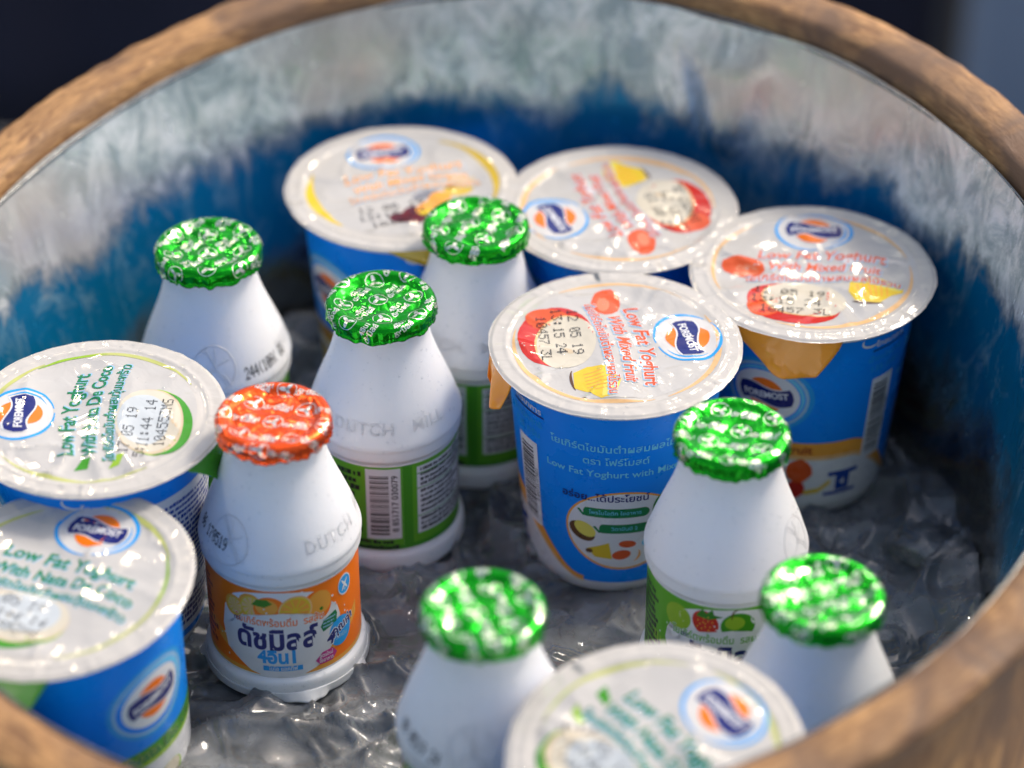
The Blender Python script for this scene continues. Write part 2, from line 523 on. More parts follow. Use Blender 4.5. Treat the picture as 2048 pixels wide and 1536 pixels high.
def lid_art(kind):
    A = Art('film')
    ringc = {'coco': 'olive', 'fruit': 'peach', 'grain': 'gold'}[kind]
    A.blob(0, 0, 30.5, 30.5, 'filmshade', 1, n=60)
    mark(A, 0, 22.6, 1.16, R(3))
    if kind == 'coco':
        A.arc(0, 0, 32.2, 32.2, .3, 1.8, 35, 115, 'olive', 2); A.arc(0, 0, 31.8, 31.8, .2, 1.5, 128, 215, 'olive', 2)
        A.arc(0, 0, 31.6, 31.6, .3, 1.6, 300, 392, 'olive', 2)
        A.arc(0, 0, 31.6, 31.6, .2, 1.0, 0, 40, 'lime', 3)
        g = 'deepgreen'
        for dx, col, L, b in ((.35, 'pale', 3, .035), (0, g, 5, .024)):
            A.text('Low Fat Yoghurt', .5 + dx, 7.6 - dx, 6.7, col, L, bold=b, sx=.93, bend=.0035)
            A.text('With Nata De Coco', 2.2 + dx, .9 - dx, 5.9, col, L + 1, bold=b, sx=.93, bend=.0035)
            A.text('โยเกิร์ตไขมันต่ำผสมวุ้นมะพร้าว', 1.5 + dx, -5.0 - dx, 4.2, col, L + 2, bold=b - .005, sx=.98, bend=.0035)
        A.blob(-4, -18.0, 16.6, 11.0, 'lime', 3, R(8)); A.blob(-3.6, -16.9, 16.2, 10.6, 'tan', 4, R(8))
        A.blob(-3.2, -16.2, 15.4, 9.9, 'cream', 5, R(8)); A.blob(-2.8, -14.8, 11.9, 7.8, 'coco', 6, R(8))
        A.arc(-4, -17.8, 16.0, 10.4, .2, 2.8, 175, 330, 'green', 7, R(8))
        A.poly([(-27, 3), (-22, 1), (-21.5, -1.4), (-26, -1)], 'green', 4)
        A.poly([(-26, -7), (-20, -9), (-19.5, -11), (-24.5, -10)], 'lime', 4)
        A.dots('17 05 19', -19, -8.6, 3.5, 'black', 9, R(-3), sx=1.15); A.dots('5:11:44 14', -21, -13.6, 3.5, 'black', 9, R(-3), sx=1.15); A.dots('104553MS', -15, -18.8, 3.5, 'black', 9, R(-3), sx=1.15)
    else:
        if kind == 'fruit':
            A.arc(0, 0, 32.0, 32.0, .3, 1.9, 20, 110, ringc, 2); A.arc(0, 0, 32.0, 32.0, .3, 1.3, 130, 205, ringc, 2)
            A.arc(0, 0, 31.8, 31.8, .3, 2.0, 250, 372, ringc, 2)
            l2, l3 = 'With Mixed Fruit', 'โยเกิร์ตไขมันต่ำผสมผลไม้รวม'
        else:
            A.arc(0, 0, 32.0, 32.0, .5, 3.2, -35, 50, ringc, 2); A.arc(0, 0, 30.8, 30.8, .5, 3.6, 150, 215, 'yellow', 2)
            l2, l3 = 'With Mixed Grains', 'โยเกิร์ตไขมันต่ำผสมธัญพืช'
        tc = 'papaya' if kind == 'fruit' else 'orange2'
        for dx, col, L, b in ((.4, 'pale', 4, .05), (.0, 'white', 6, .06), (0, tc, 8, .022)):
            A.text('Low Fat Yoghurt', 2.5 + dx, 8.6 - dx, 6.5, col, L, bold=b, sx=.93, shear=.18, bend=.0035)
            A.text(l2, 3.5 + dx, 2.4 - dx, 5.7, col, L + .5, bold=b, sx=.9, shear=.18, bend=.0035)
            A.text(l3, 3.5 + dx, -3.4 - dx, 4.3, col, L + 1, bold=b - .006, sx=1.0, bend=.0035)
        if kind == 'fruit':
            A.blob(-22.0, .5, 7.2, 4.8, 'papaya', 3, R(-12), n=13, jag=.07, seed=4)
            A.blob(-21.0, -.6, 3.8, 2.0, 'salmon', 3.6, R(-12))
            A.blob(-5.5, -18.2, 15.2, 11.8, 'red', 3, R(-14)); A.blob(-14.6, -19.0, 5.4, 7.4, 'papaya', 3.4, R(-24))
            A.blob(-2.2, -15.4, 13.6, 9.4, 'cream', 4, R(-14)); A.arc(-2.2, -15.4, 13.6, 9.4, .2, .8, 150, 330, 'peach', 5, R(-14))
            A.blob(2.2, -15.2, .9, 1.7, 'tan', 5, R(-40))
            A.poly([(12, -5.6), (20, -1.6), (28.8, -5.2), (29.0, -9.4), (25, -12.2), (21.4, -16.5), (13.8, -15.6), (11.6, -11)], 'yellow', 3)
            A.poly([(20, -1.6), (28.8, -5.2), (28, -9), (21, -7.4)], 'lemon', 3.5)
            for q in range(6): A.poly([(14 + q * 1.9, -6.6 + q * .2), (14.5 + q * 1.9, -6.7 + q * .2), (15.6 + q * 1.7, -12.6), (15.2 + q * 1.7, -12.7)], 'orange2', 4)
            A.arc(18, -15.6, 5.2, 1.2, .2, .9, 190, 330, 'brown', 4.2)
        else:
            A.blob(-4, -20.5, 6.0, 3.4, 'maroon', 4, R(-30)); A.blob(-1.5, -17.4, 3.8, 3.0, 'maroon', 4.5, R(60)); A.blob(4.5, -22.5, 6.6, 2.7, 'maroon', 5, R(-18))
            A.blob(5.5, -17.0, 5.6, 4.3, 'orange2', 6, R(20)); A.blob(9.8, -11.8, 4.7, 3.1, 'orange2', 6.5, R(30)); A.blob(3.5, -19.6, 2.9, 2.2, 'yellow', 7)
            A.blob(18, -7, 5.6, 3.8, 'gold', 4, R(20)); A.blob(21, -1, 4.6, 2.2, 'tan', 5, R(-10)); A.blob(16, -4.8, 2.6, 1.2, 'brown', 5.5, R(20))
            A.blob(6, -8.5, 5.0, 2.2, 'grey', 3, R(6))
        A.dots('12 05 19', -18, -9.6, 3.4, 'black', 9.5, R(-3), sx=1.2); A.dots('13:15 24', -19, -14.6, 3.4, 'black', 9.5, R(-3), sx=1.2); A.dots('10457 3L', -16, -19.8, 3.4, 'black', 9.5, R(-3), sx=1.2)
    return A

def make_tab(parent, S, az, col, length=13, half=12, seed=0):
    """pull tab of the lid: folded down over the rim, tip curling away"""
    V = []; F = []; nu, nv = 22, 16
    for j in range(nv + 1):
        t = j / nv
        for i in range(nu + 1):
            s = -1 + 2 * i / nu
            wd = half * (1 - .50 * t**1.5); sag = math.sqrt(max(0, 39.0**2 - min(38.9, abs(s * wd))**2))
            bend = sst(.0, .22, t); fc = .5 + .5 * math.sin(s * 3.4 + 1.2 * t + seed)
            out = sag - .2 + 1.8 * t + 2.6 * t * t * (fc - .4) + 1.6 * t * (1 - abs(s)) 
            z = -.7 - length * t * (.45 + .55 * bend) * (1 - .42 * (s * .8 + .35)**2) - .35 * t * (fc - .5)
            x = s * wd - 3.5 * t * t
            V.append((x, out, 79 + z))
    for j in range(nv):
        for i in range(nu):
            a = j * (nu + 1) + i; F.append((a, a + 1, a + nu + 2, a + nu + 1))
    V = np.array(V); c, s_ = math.cos(az - math.pi / 2), math.sin(az - math.pi / 2)
    P = np.c_[V[:, 0] * c - V[:, 1] * s_, V[:, 0] * s_ + V[:, 1] * c, V[:, 2]] / 1000
    me = bpy.data.meshes.new('pull_tab'); me.from_pydata(P.tolist(), [], F)
    me.materials.append(pmat(col, 'film')); me.shade_smooth(); me.update()
    o = link(bpy.data.objects.new('pull_tab', me), parent)
    so = o.modifiers.new('thick', 'SOLIDIFY'); so.thickness = .00018
    return o

# ------------------------------------------------------------------ cups
def cup_r(z):
    z = np.asarray(z, float)
    return 27.2 + 6.6 * (np.clip(z, 0, 78) / 76)**.85
def cup_surface(x, y):
    r = cup_r(y); a = np.asarray(x, float) / 30.0
    return np.stack([r * np.cos(a), r * np.sin(a), np.asarray(y, float) + 0 * a], -1)
TOT = 2 * math.pi * 30

def cup_art(kind):
    A = Art('cup'); h = TOT / 2 - .02
    A.rect(-h, 5, h, 73.5, 'blue', 0)
    band, band2 = ('orange2', 'peach') if kind == 'fruit' else ('green', 'lime')
    if kind == 'grain': band, band2 = 'gold', 'yellow'
    us = np.linspace(-58, 58, 60); zb = 25.5 - 20.3 * sst(28, 58, np.abs(us))
    th = 6.6 - 5.0 * sst(36, 56, np.abs(us))
    A.strip(np.c_[us, zb + th], np.c_[us, zb], band, 2)
    A.strip(np.c_[us, zb + th * .16], np.c_[us, zb - .7], band2, 3)
    A.strip(np.c_[us, zb], np.c_[us, 0 * us + 5.05], 'paper', 1)
    for q, rr in enumerate((19, 16.5, 14.5)):
        A.blob(0, 50, rr, rr * .93, {0: 'royal', 1: 'blue', 2: 'skyblue'}[q] if q != 0 else 'blue', .3 + q * .2, n=40)
    mark(A, 0, 50, 1.22, R(6), L=4, side=True)
    if kind == 'fruit':
        A.text('with Mixed Fruit', 0, 29, 4.7, 'darkred', 5, bold=.02)
        for (x, z, rx, rz, c) in ((2, 19, 5, 4, 'papaya'), (-9, 18, 6, 4.6, 'yellow'), (12, 20, 5.2, 4.4, 'papaya'), (11, 12, 4, 3.2, 'red'), (-1, 12, 5, 3, 'orange2'), (-16, 12, 5, 5, 'red')):
            A.blob(x, z, rx, rz, c, 5, R(x * 7), n=11, jag=.07, seed=int(x + 40))
        A.strip(np.array([(14, 11.5), (19, 12.5), (23, 16)]), np.array([(14, 9.6), (19, 10.6), (23, 14)]), 'yellow', 5)
        A.rect(22, 17.2, 33, 19, 'royal', 5); A.rect(25, 10.6, 30, 17.2, 'royal', 5); A.rect(21, 8.8, 33, 10.2, 'royal', 5); A.text('4', 27.5, 14, 4, 'paper', 6)
    elif kind == 'coco':
        for dx, c, L, b in ((0, 'olive', 5, .055), (0, 'deepgreen', 7, .02)):
            A.text('with Nata De Coco', 0, 29.2, 5.6, c, L, bold=b, sx=1.05)
        A.blob(-12, 16, 9, 6, 'coco', 5, .3); A.blob(2, 14, 7, 5, 'lime', 5, .3); A.blob(2, 15, 6, 4, 'cream', 6, .3)
        A.arc(20, 14, 12, 7, .2, .8, 180, 300, 'leaf', 6)
    else:
        A.text('with Mixed Grains', 0, 29, 4.7, 'darkred', 5, bold=.02)
        for (x, z, rx, rz, c) in ((2, 19, 5, 3, 'maroon'), (-9, 17, 6, 4.6, 'gold'), (12, 17, 5.2, 3.4, 'orange2')):
            A.blob(x, z, rx, rz, c, 5, R(x * 7))
    # bar code column
    A.rect(33.5, 21, 42.5, 55, 'paper', 5)
    rnd = random.Random(3); z = 23.5
    while z < 52.5:
        q = rnd.choice((.35, .35, .6, .9)); A.rect(34.6, z, 40.6, z + q, 'black', 6); z += q + rnd.choice((.35, .4, .7))
    A.text('8 850125 073821', 41.6, 38, 1.9, 'black', 6, rot=R(90), bold=0)
    A.arc(31, 71.5, 3, 2, .3, .9, 150, 330, 'paper', 5); A.text('โภชนาการ', 39, 69.2, 3.1, 'paper', 5, rot=R(-3)); A.rect(32, 66.8, 46, 67.4, 'navy', 5)
    A.text('น้ำหนักสุทธิ', 38, 63.6, 3.2, 'skyblue', 5); A.text('135 กรัม', 38, 59.2, 3.6, 'skyblue', 5)
    if kind == 'fruit' or kind == 'grain':
        c = 68.
        A.text('โยเกิร์ตไขมันต่ำผสมผลไม้รวม', c + 2, 61.5, 3.75, 'cyan', 5, bold=.014)
        A.text('ตรา โฟร์โมสต์', c, 56.3, 3.6, 'cyan', 5, bold=.014)
        A.text('Low Fat Yoghurt with Mixed Fruit', c + 4, 51.3, 3.7, 'cyan', 5, bold=.014)
        A.blob(c + 3, 27.5, 18.6, 16.6, 'orange2', 3, R(-4), n=48); A.blob(c + 3, 27.6, 17.9, 15.8, 'paper', 4, R(-4), n=48)
        A.text('อร่อย...ได้ประโยชน์', c - 3, 41.2, 3.7, 'navy', 6, bold=.02)
        for (x0, x1, z_) in ((c - 8.5, c + 9, 35.2), (c - 3.5, c + 10, 28.6)):
            A.rect(x0, z_ - 1.9, x1, z_ + 1.9, 'deepgreen', 5); A.blob(x1, z_, 1.9, 1.9, 'deepgreen', 5.1); A.blob(x0, z_, 1.2, 1.9, 'deepgreen', 5.1)
            A.poly([(x0 - 3.2, z_ + .6), (x0 - 2.4, z_ + .9), (x0 - 1.2, z_ - .8), (x0, z_ + 1.6), (x0, z_ - 1.6), (x0 - 1.3, z_ - 1.9)], 'deepgreen', 5)
            A.text('โพรไบโอติก ใยอาหาร' if x0 < c - 5 else 'วิตามินบี 2', (x0 + x1) / 2, z_, 2.0, 'cyan', 6, bold=.01)
        A.blob(c + 19, 35.5, 7.2, 7.6, 'leaf', 6); A.blob(c + 19, 35.5, 6.6, 7.0, 'deepgreen', 6.5); A.blob(c + 19.5, 40, 4, 1.3, 'lime', 7); A.text('ใหม่', c + 19, 35, 4.3, 'white', 7.5, bold=.03)
        A.blob(c - 10.2, 26.4, 4.7, 3.3, 'brown', 5, R(-38)); A.blob(c - 9.2, 27.6, 3.9, 2.6, 'lemon', 6, R(-38))
        A.poly([(c - 8.6, 19.5), (c - 1.5, 22.6), (c - .4, 15.6), (c - 6, 16.2)], 'yellow', 5); A.blob(c - 7.9, 18.6, 1.2, .9, 'brown', 6)
        A.blob(c + 2.6, 17.4, 3.1, 2.0, 'papaya', 5, .2); A.blob(c + 4.4, 22.0, 2.8, 1.5, 'papaya', 5, -.1); A.arc(c + 5, 17.4, 3.6, 3.6, .1, .8, -60, 30, 'orange2', 5)
        A.poly([(c + 9, 22), (c + 11.2, 25), (c + 20, 26), (c + 21, 21), (c + 9.5, 20.6)], 'cyan', 6)
    else:
        c = 62.
        A.rect(c - 13, 8, c + 22, 66, 'paper', 4)
        A.rect(c - 13.9, 8, c - 13.3, 66, 'pale', 4)
        A.scribble(c - 11, 26, c + 20, 63, 17, 'royal', 5, seed=5, h=.62)
        A.arc(c - 6, 20, 12, 14, .2, 1.3, 190, 300, 'leaf', 6)
        A.scribble(c - 4, 10, c + 20, 22, 5, 'navy', 5, seed=8, h=.7)
    return A

def cup_body(parent):
    prof = [(0.01, 3), (22, 3), (24, .6), (25.8, 0), (26.9, .8), (27.2, 3)] + [(float(cup_r(z)), z) for z in np.linspace(5, 73.5, 20)] + \
           [(34.0, 74.6), (34.3, 76.1), (35.2, 76.7), (37.8, 76.9), (38.6, 77.1), (38.9, 77.5), (38.95, 78.0), (38.6, 78.45), (37.8, 78.65), (33.6, 78.6), (33.2, 77)]
    return lathe('cup_body', prof, cupplastic(), parent, 120)

SHARE = {}
def share(key, fn):
    """build a mesh once, afterwards make linked copies of it"""
    def get(parent):
        if key in SHARE:
            o = SHARE[key].copy(); link(o, parent); o.parent = parent
            return o
        SHARE[key] = fn(parent)
        return SHARE[key]
    return get

def cup(loc, lidkind, sidekind, lid_rot, side_off, seed, label, group, tab=None, tilt=(0, 0), ndrop=60):
    """loc: centre of the lid top, side_off: degrees of the brand mark right of the camera-facing line"""
    n = Vector((tilt[0], tilt[1], 1)).normalized()
    base = Vector(loc) - n * .079
    e = empty('yoghurt_cup', base, 0, tilt)
    tag(e, label, 'yoghurt cup', group)
    share('cup_body', cup_body)(e)
    face = math.atan2(CAM[1] - base.y, CAM[0] - base.x)
    w_ = share('wrap_' + sidekind, lambda p: mapped('printed_sleeve', cup_art(sidekind), cup_surface, p, np.arange(-94, 94.1, 2.0), np.arange(6, 73, 4.0)))(e)
    w_.rotation_euler = (0, 0, face + R(side_off))
    S = lid_surface(seed, 78.75)
    rnd = random.Random(seed)
    edge = lambda a: 1 + (.012 * float(vn(3 * math.cos(a) + 9, 3 * math.sin(a) + 9, seed)) + .008 * float(vn(14 * math.cos(a) + 20, 14 * math.sin(a) + 20, seed))) 
    rings = list(np.linspace(1.2, 33, 30)) + list(np.linspace(33.6, 39.2, 12))
    eg = lambda a: edge(a)
    ld = polar_sheet('sealing_film', S, eg, rings, 150, pmat('film', 'film'), e)
    ld.rotation_euler = (0, 0, R(lid_rot))
    ar = mapped('lid_print', lid_art(lidkind), S, e, np.arange(-38, 38.1, 1.25), np.arange(-38, 38.1, 1.25), step=.028)
    ar.rotation_euler = (0, 0, R(lid_rot))
    if tab:
        make_tab(e, S, face + R(tab[0]), tab[1], tab[2], tab[3], seed)
    pts = []
    for i in range(ndrop):
        a = rnd.uniform(0, 2 * math.pi); r = 38.5 * math.sqrt(rnd.random()) if i % 3 else rnd.uniform(34, 38.5)
        x, y = r * math.cos(a), r * math.sin(a)
        P, N = surf(S, np.array([x]), np.array([y]))
        pts.append((P[0], N[0], rnd.choice((.18, .22, .3, .4, .6))))
    d = droplets(pts, e, seed); d.rotation_euler = (0, 0, R(lid_rot))
    return e

# ------------------------------------------------------------------ bottles
BP = smooth_prof([(21.6, .3), (23.7, .1), (24.9, 1.8), (24.9, 5.0), (24.5, 7.2), (23.4, 8.4), (23.25, 9.6), (23.2, 22), (23.2, 42.6), (23.3, 43.6), (24.0, 44.6), (24.35, 45.6),
                  (24.4, 48.4), (24.6, 49.2), (24.5, 50.6), (23.5, 53.6), (22.3, 57.2), (20.7, 61.5), (18.9, 66), (17.2, 70.5), (15.8, 75), (14.9, 79.0), (14.6, 83), (14.8, 86)], 6)
_bz = np.array([p[1] for p in BP]); _br = np.array([p[0] for p in BP])
def bottle_surface(x, y):
    i = np.argsort(_bz)
    r = np.interp(y, _bz[i], _br[i]); a = np.asarray(x, float) / 23.2
    return np.stack([r * np.cos(a), r * np.sin(a), np.asarray(y, float) + 0 * a], -1)
D = lambda deg: deg * math.pi / 180 * 23.2

def cap_surface(seed):
    # arc length -> (radius, height)
    pr = [(0, 0), (9.5, .0), (12.2, .05), (13.1, .35), (14.2, .75), (15.6, .70), (16.6, .25), (17.15, -.6), (17.3, -1.6), (17.2, -2.9), (17.0, -3.9), (17.3, -4.9)]
    L = [0]
    for i in range(1, len(pr)): L.append(L[-1] + math.hypot(pr[i][0] - pr[i-1][0], pr[i][1] - pr[i-1][1]))
    L = np.array(L); PR = np.array([p[0] for p in pr]); PZ = np.array([p[1] for p in pr])
    def S(x, y):
        x = np.asarray(x, float); y = np.asarray(y, float); s = np.hypot(x, y); ph = np.arctan2(y, x)
        r = np.interp(s, L, PR); z = np.interp(s, L, PZ)
        inn = sst(15, 11, s)
        c1 = 1 - np.abs(2 * vn(x / 6.5 + 20, y / 6.5 + 11, seed) - 1); c2 = 1 - np.abs(2 * vn(x / 2.6 + c1, y / 2.9, seed + 1) - 1)
        c0 = vn(x / 9 + 3, y / 8 + 5, seed + 12); z = z + inn * (-.85 * c1 - .28 * c2 + .3 - 1.4 * c0 + .5) - .25 * vn(x / 4, y / 4, seed + 4)
        sk = sst(17.3, 20.0, s)
        fold = np.abs(((ph * 34 / (2 * math.pi) + 1.2 * vn(ph * 5, 0 * ph, seed + 2)) % 1) - .5) * 2
        r = r + sk * ((.15 + .5 * vn(ph * 3 + 7, 0 * ph, seed + 7)) * (fold - .5) + .6 * (vn(ph * 9, s / 2, seed + 3) - .5))
        z = z + sst(18.8, 21.2, s) * 1.3 * (vn(ph * 8, 0 * ph + 3, seed + 6) - .5)
        return np.stack([r * np.cos(ph), r * np.sin(ph), z + 90.3], -1)
    return S, L[-1]

def cap_art(seed):
    A = Art('ink'); rnd = random.Random(seed)
    m = foil('silver_foil', (.86, .83, .74), .80, .28)
    ox, oy, rot = rnd.uniform(-3, 3), rnd.uniform(-3, 3), rnd.uniform(-.9, .9)
    for i in range(-4, 5):
        for j in range(-4, 5):
            gx, gy = i * 7.9 + ox, j * 7.6 + oy
            x, y = gx * math.cos(rot) - gy * math.sin(rot), gx * math.sin(rot) + gy * math.cos(rot)
            if math.hypot(x, y) > 20.4: continue
            if (i + j) % 2 == 0:
                A.arc(x, y, 2.9, 2.9, .26, .26, 0, 360, m, 1, n=25)
                for q in range(3):
                    a = rot + R(60) + q * R(120)
                    A.blob(x + 1.15 * math.cos(a), y + 1.15 * math.sin(a), 1.3, .62, m, 1, a, n=10)
                    A.blob(x, y, .6, .6, m, 2, n=8)
            else:
                A.text('4อิน1', x - .2 - 1.3 * math.sin(-rot), y + 1.2, 2.4, m, 1, rot=rot, bold=.03)
                A.text('ดัชมิลล์', x, y - 1.3, 2.7, m, 1, rot=rot, bold=.03)
    return A

def label_side(A, base, ink, seedk):
    """everything on the wrap except the front picture; angles in degrees from the front centre"""
    A.rect(D(-92), 11.5, D(-56), 34, base, 2)
    A.scribble(D(-90), 12.5, D(-60), 33, 10, ink, 3, seed=seedk, h=.72)
    A.rect(D(92), 10.6, D(150), 34.6, base, 2)
    A.scribble(D(104), 12, D(148), 34, 10, ink, 3, seed=seedk + 1, h=.72)
    A.scribble(D(128), 9.2, D(176), 12.6, 2, ink, 5, seed=seedk + 9, h=.72)
    A.rect(D(151), 12.8, D(178.5), 35.0, 'paper', 3)
    rnd = random.Random(11); z = 14.2
    while z < 33.2:
        q = rnd.choice((.22, .25, .45, .62)); A.rect(D(154), z, D(169), z + q, 'black', 5); z += q + rnd.choice((.22, .28, .5))
    A.text('8 851717 030079', D(174), 24, 2.9, 'black', 5, rot=R(90), bold=.012, sx=.88)

def label_side2(A, base, ink, seedk):
    A.rect(D(-168), 13.2, D(-98), 34.4, 'paper', 3)
    A.rect(D(-168), 32.0, D(-98), 32.3, base, 5); A.rect(D(-168), 27.4, D(-98), 27.7, base, 5); A.rect(D(-168), 18.6, D(-98), 18.9, base, 5)
    A.scribble(D(-165), 27.8, D(-101), 34, 4, 'black', 4, seed=seedk + 2, h=.66)
    A.scribble(D(-165), 19.2, D(-118), 27.2, 5, 'black', 4, seed=seedk + 3, h=.6)
    A.scribble(D(-165), 13.6, D(-104), 18.4, 3, 'black', 4, seed=seedk + 4, h=.66)
    A.rect(D(-116), 19.4, D(-101), 26, 'grey', 4)

def splash(A, cx, cy, rx, ry, col, layer, seed, n=46, jag=.16):
    rnd = random.Random(seed); p = []
    for i in range(n):
        a = 2 * math.pi * i / n; k = 1 + (jag if i % 2 else -jag * .4) * rnd.uniform(.3, 1)
        p.append((cx + rx * k * math.cos(a), cy + ry * k * math.sin(a)))
    A.poly(p, col, layer)
    for i in range(14):
        a = rnd.uniform(0, 2 * math.pi); k = rnd.uniform(1.12, 1.28)
        A.blob(cx + rx * k * math.cos(a), cy + ry * k * math.sin(a), rnd.uniform(.2, .5), rnd.uniform(.2, .4), col, layer, n=8)

def label_art(kind):
    A = label_flat(kind)
    for k, (v, f, mi, L) in enumerate(A.items):
        v = np.array(v, float); v[:, 1] = 9.3 + (v[:, 1] - 9.3) * 1.262; A.items[k] = (v, f, mi, L)
    return A

def label_flat(kind):
    A = Art('label'); h = math.pi * 23.2 - .01
    org = kind == 'orange'
    base = 'orange' if org else 'label_green'; ink = 'black' if not org else 'darkred'
    A.rect(-h, 9.3, h, 35.6, base, 0)
    A.rect(-h, 9.3, h, 10.6, 'green' if not org else 'orange2', 1)
    # lighter lower swoosh
    us = np.linspace(-28, 28, 40)
    A.strip(np.c_[us, 13.5 + .012 * us**2], np.c_[us, np.maximum(9.35, 11.2 + .010 * us**2)], 'orange2' if org else 'lime', 1.5)
    label_side(A, base if org else 'label_green', ink, 20); label_side2(A, 'green', ink, 20)
    A.rect(D(-180) + .02, 9.3, D(-172), 35.6, 'green' if not org else 'orange', 2.5)
    splash(A, -1, 21.5, 18.2, 11.2, 'white', 3, 5 if org else 9)
    A.blob(-1, 31, 15.5, 4.2, 'white', 3.2)
    if org:
        for (x, z, r_) in ((-15.2, 29.0, 3.2), (-9.5, 30.2, 3.9)):
            A.blob(x, z, r_ * 1.05, r_, 'orange2', 4); A.blob(x + .3, z - .1, r_ * .88, r_ * .82, 'yellow', 4.5)
            for q in range(9): a = q * R(40); A.poly([(x + .3, z), (x + .3 + r_ * .8 * math.cos(a), z + r_ * .74 * math.sin(a)), (x + .3 + r_ * .8 * math.cos(a + .5), z + r_ * .74 * math.sin(a + .5))], 'peach', 5)
        A.blob(-3.5, 29.9, 5.0, 3.9, 'orange', 5.5); A.blob(-4.4, 30.6, 3.4, 2.4, 'orange2', 5.7)
        A.blob(11, 29.2, 5.1, 4.7, 'orange', 5); A.blob(12, 30, 3.9, 3.6, 'orange2', 5.3); A.blob(12.4, 28, .6, .5, 'leaf', 6)
        A.blob(4.2, 29.3, 5.3, 4.5, 'peach', 6, R(18)); A.blob(4.2, 29.3, 4.8, 4.0, 'yellow', 6.5, R(18))
        for q in range(10):
            a = q * R(36)
            A.poly([(4.2 + .6 * math.cos(a + .2), 29.3 + .5 * math.sin(a + .2)), (4.2 + 4.4 * math.cos(a), 29.3 + 3.6 * math.sin(a)), (4.2 + 4.4 * math.cos(a + .5), 29.3 + 3.6 * math.sin(a + .5))], 'orange2', 7)
        A.poly([(-9, 31), (-7.4, 32.8), (-4.2, 33), (-2.6, 31.8), (-5, 30.6)], 'leaf', 8)
        tcol, sub = 'orange', 'รสส้ม'
    else:
        A.blob(-17, 30, 4.5, 3.8, 'lime', 4); A.blob(-8, 30.6, 4.2, 3.5, 'red', 5, R(-30)); A.poly([(-11, 32.4), (-9, 34.8), (-7.8, 33.6), (-6, 35), (-5.4, 33.4), (-2.6, 33), (-7, 31.8)], 'leaf', 6)
        for q in range(14): A.blob(-8 + 3 * math.cos(q * 2.4) * (q / 14)**.5, 30.4 + 2.5 * math.sin(q * 2.4) * (q / 14)**.5, .25, .2, 'yellow', 6, n=6)
        A.blob(1.8, 30.2, 5.2, 4.0, 'green', 5); A.blob(.8, 31.2, 3.0, 2.0, 'lime', 5.5); A.arc(1.6, 33, 1.8, 2.2, .2, .5, 90, 200, 'brown', 6)
        A.poly([(7, 26.5), (9, 27.6), (15.5, 31.8), (16.5, 31), (16, 28.6), (10, 25.4)], 'orange2', 6); A.poly([(7, 26.5), (10, 25.4), (16, 28.6), (16, 28), (9.6, 24.6)], 'brown', 6)
        A.blob(9, 32, 3.4, 2.2, 'white', 5)
        tcol, sub = 'label_green', 'รสผลไม้รวม'
    splash(A, -1, 20.6, 16.2, 7.6, 'white', 9, 14, jag=.12)
    for dx, c_, L, b in ((0, 'white', 10, .06), (0, tcol, 11, .015)):
        A.text('โยเกิร์ตพร้อมดื่ม  ' + sub, -.8, 25.8, 3.0, c_, L, bold=b)
    A.text('ตรา', -14.2, 25.6, 1.7, 'navy', 12, bold=.02)
    for c_, L, b in (('white', 12, .085), ('navy', 13, .035)):
        A.text('ดัชมิลล์', -2.0, 20.2, 8.4, c_, L, bold=b, sx=1.04)
    for c_, L, b in (('white', 12, .08), ('skyblue', 13, .045)):
        A.text('4อิน1', -1.8, 15.0, 5.4, c_, L, bold=b, sx=1.05)
    A.rect(-6.5, 10.9, 5.5, 12.4, 'skyblue', 14); A.text('ไบโอ แอคทีฟ', -.4, 11.6, 1.7, 'white', 15)
    # badges on the right
    A.poly([(11.8, 22.4), (13, 24.2), (17.4, 25.6), (18, 24.4), (17.6, 22), (12.6, 20.6)], 'deepgreen', 12); A.scribble(12.6, 21.4, 17.4, 24.6, 3, 'pale', 13, seed=4)
    A.blob(19.2, 18.2, 4.6, 4.4, 'skyblue', 11.5); A.text('วิตามิน', 19.4, 16.6, 1.8, 'pale', 13)
    for c_, L, b in (('white', 13.5, .08), ('navy', 14, .03)):
        A.text('4', 14.9, 17.6, 5.6, c_, L, bold=b, shear=.25); A.text('คุณค่า', 20.4, 19.6, 3.6, c_, L, bold=b, rot=R(14))
    A.poly([(9.6, 12.4), (12, 14.4), (15.6, 14.6), (17.2, 12.6), (15.4, 10.8), (11, 10.9)], 'pink', 12); A.text('สูตรใหม่', 13.3, 13.3, 1.5, 'white', 13); A.text('ใยอาหาร', 13.3, 11.8, 1.5, 'white', 13)
    A.blob(D(54), 31.2, 3.0, 3.1, 'white', 11); A.blob(D(54), 31.2, 2.75, 2.65, 'skyblue', 12); 
    A.blob(D(54), 31.2, 2.1, .36, 'white', 13, R(50)); A.blob(D(54), 31.2, 2.1, .36, 'white', 13.2, R(130)); A.blob(D(54), 29.8, .5, .4, 'pale', 13)
    return A

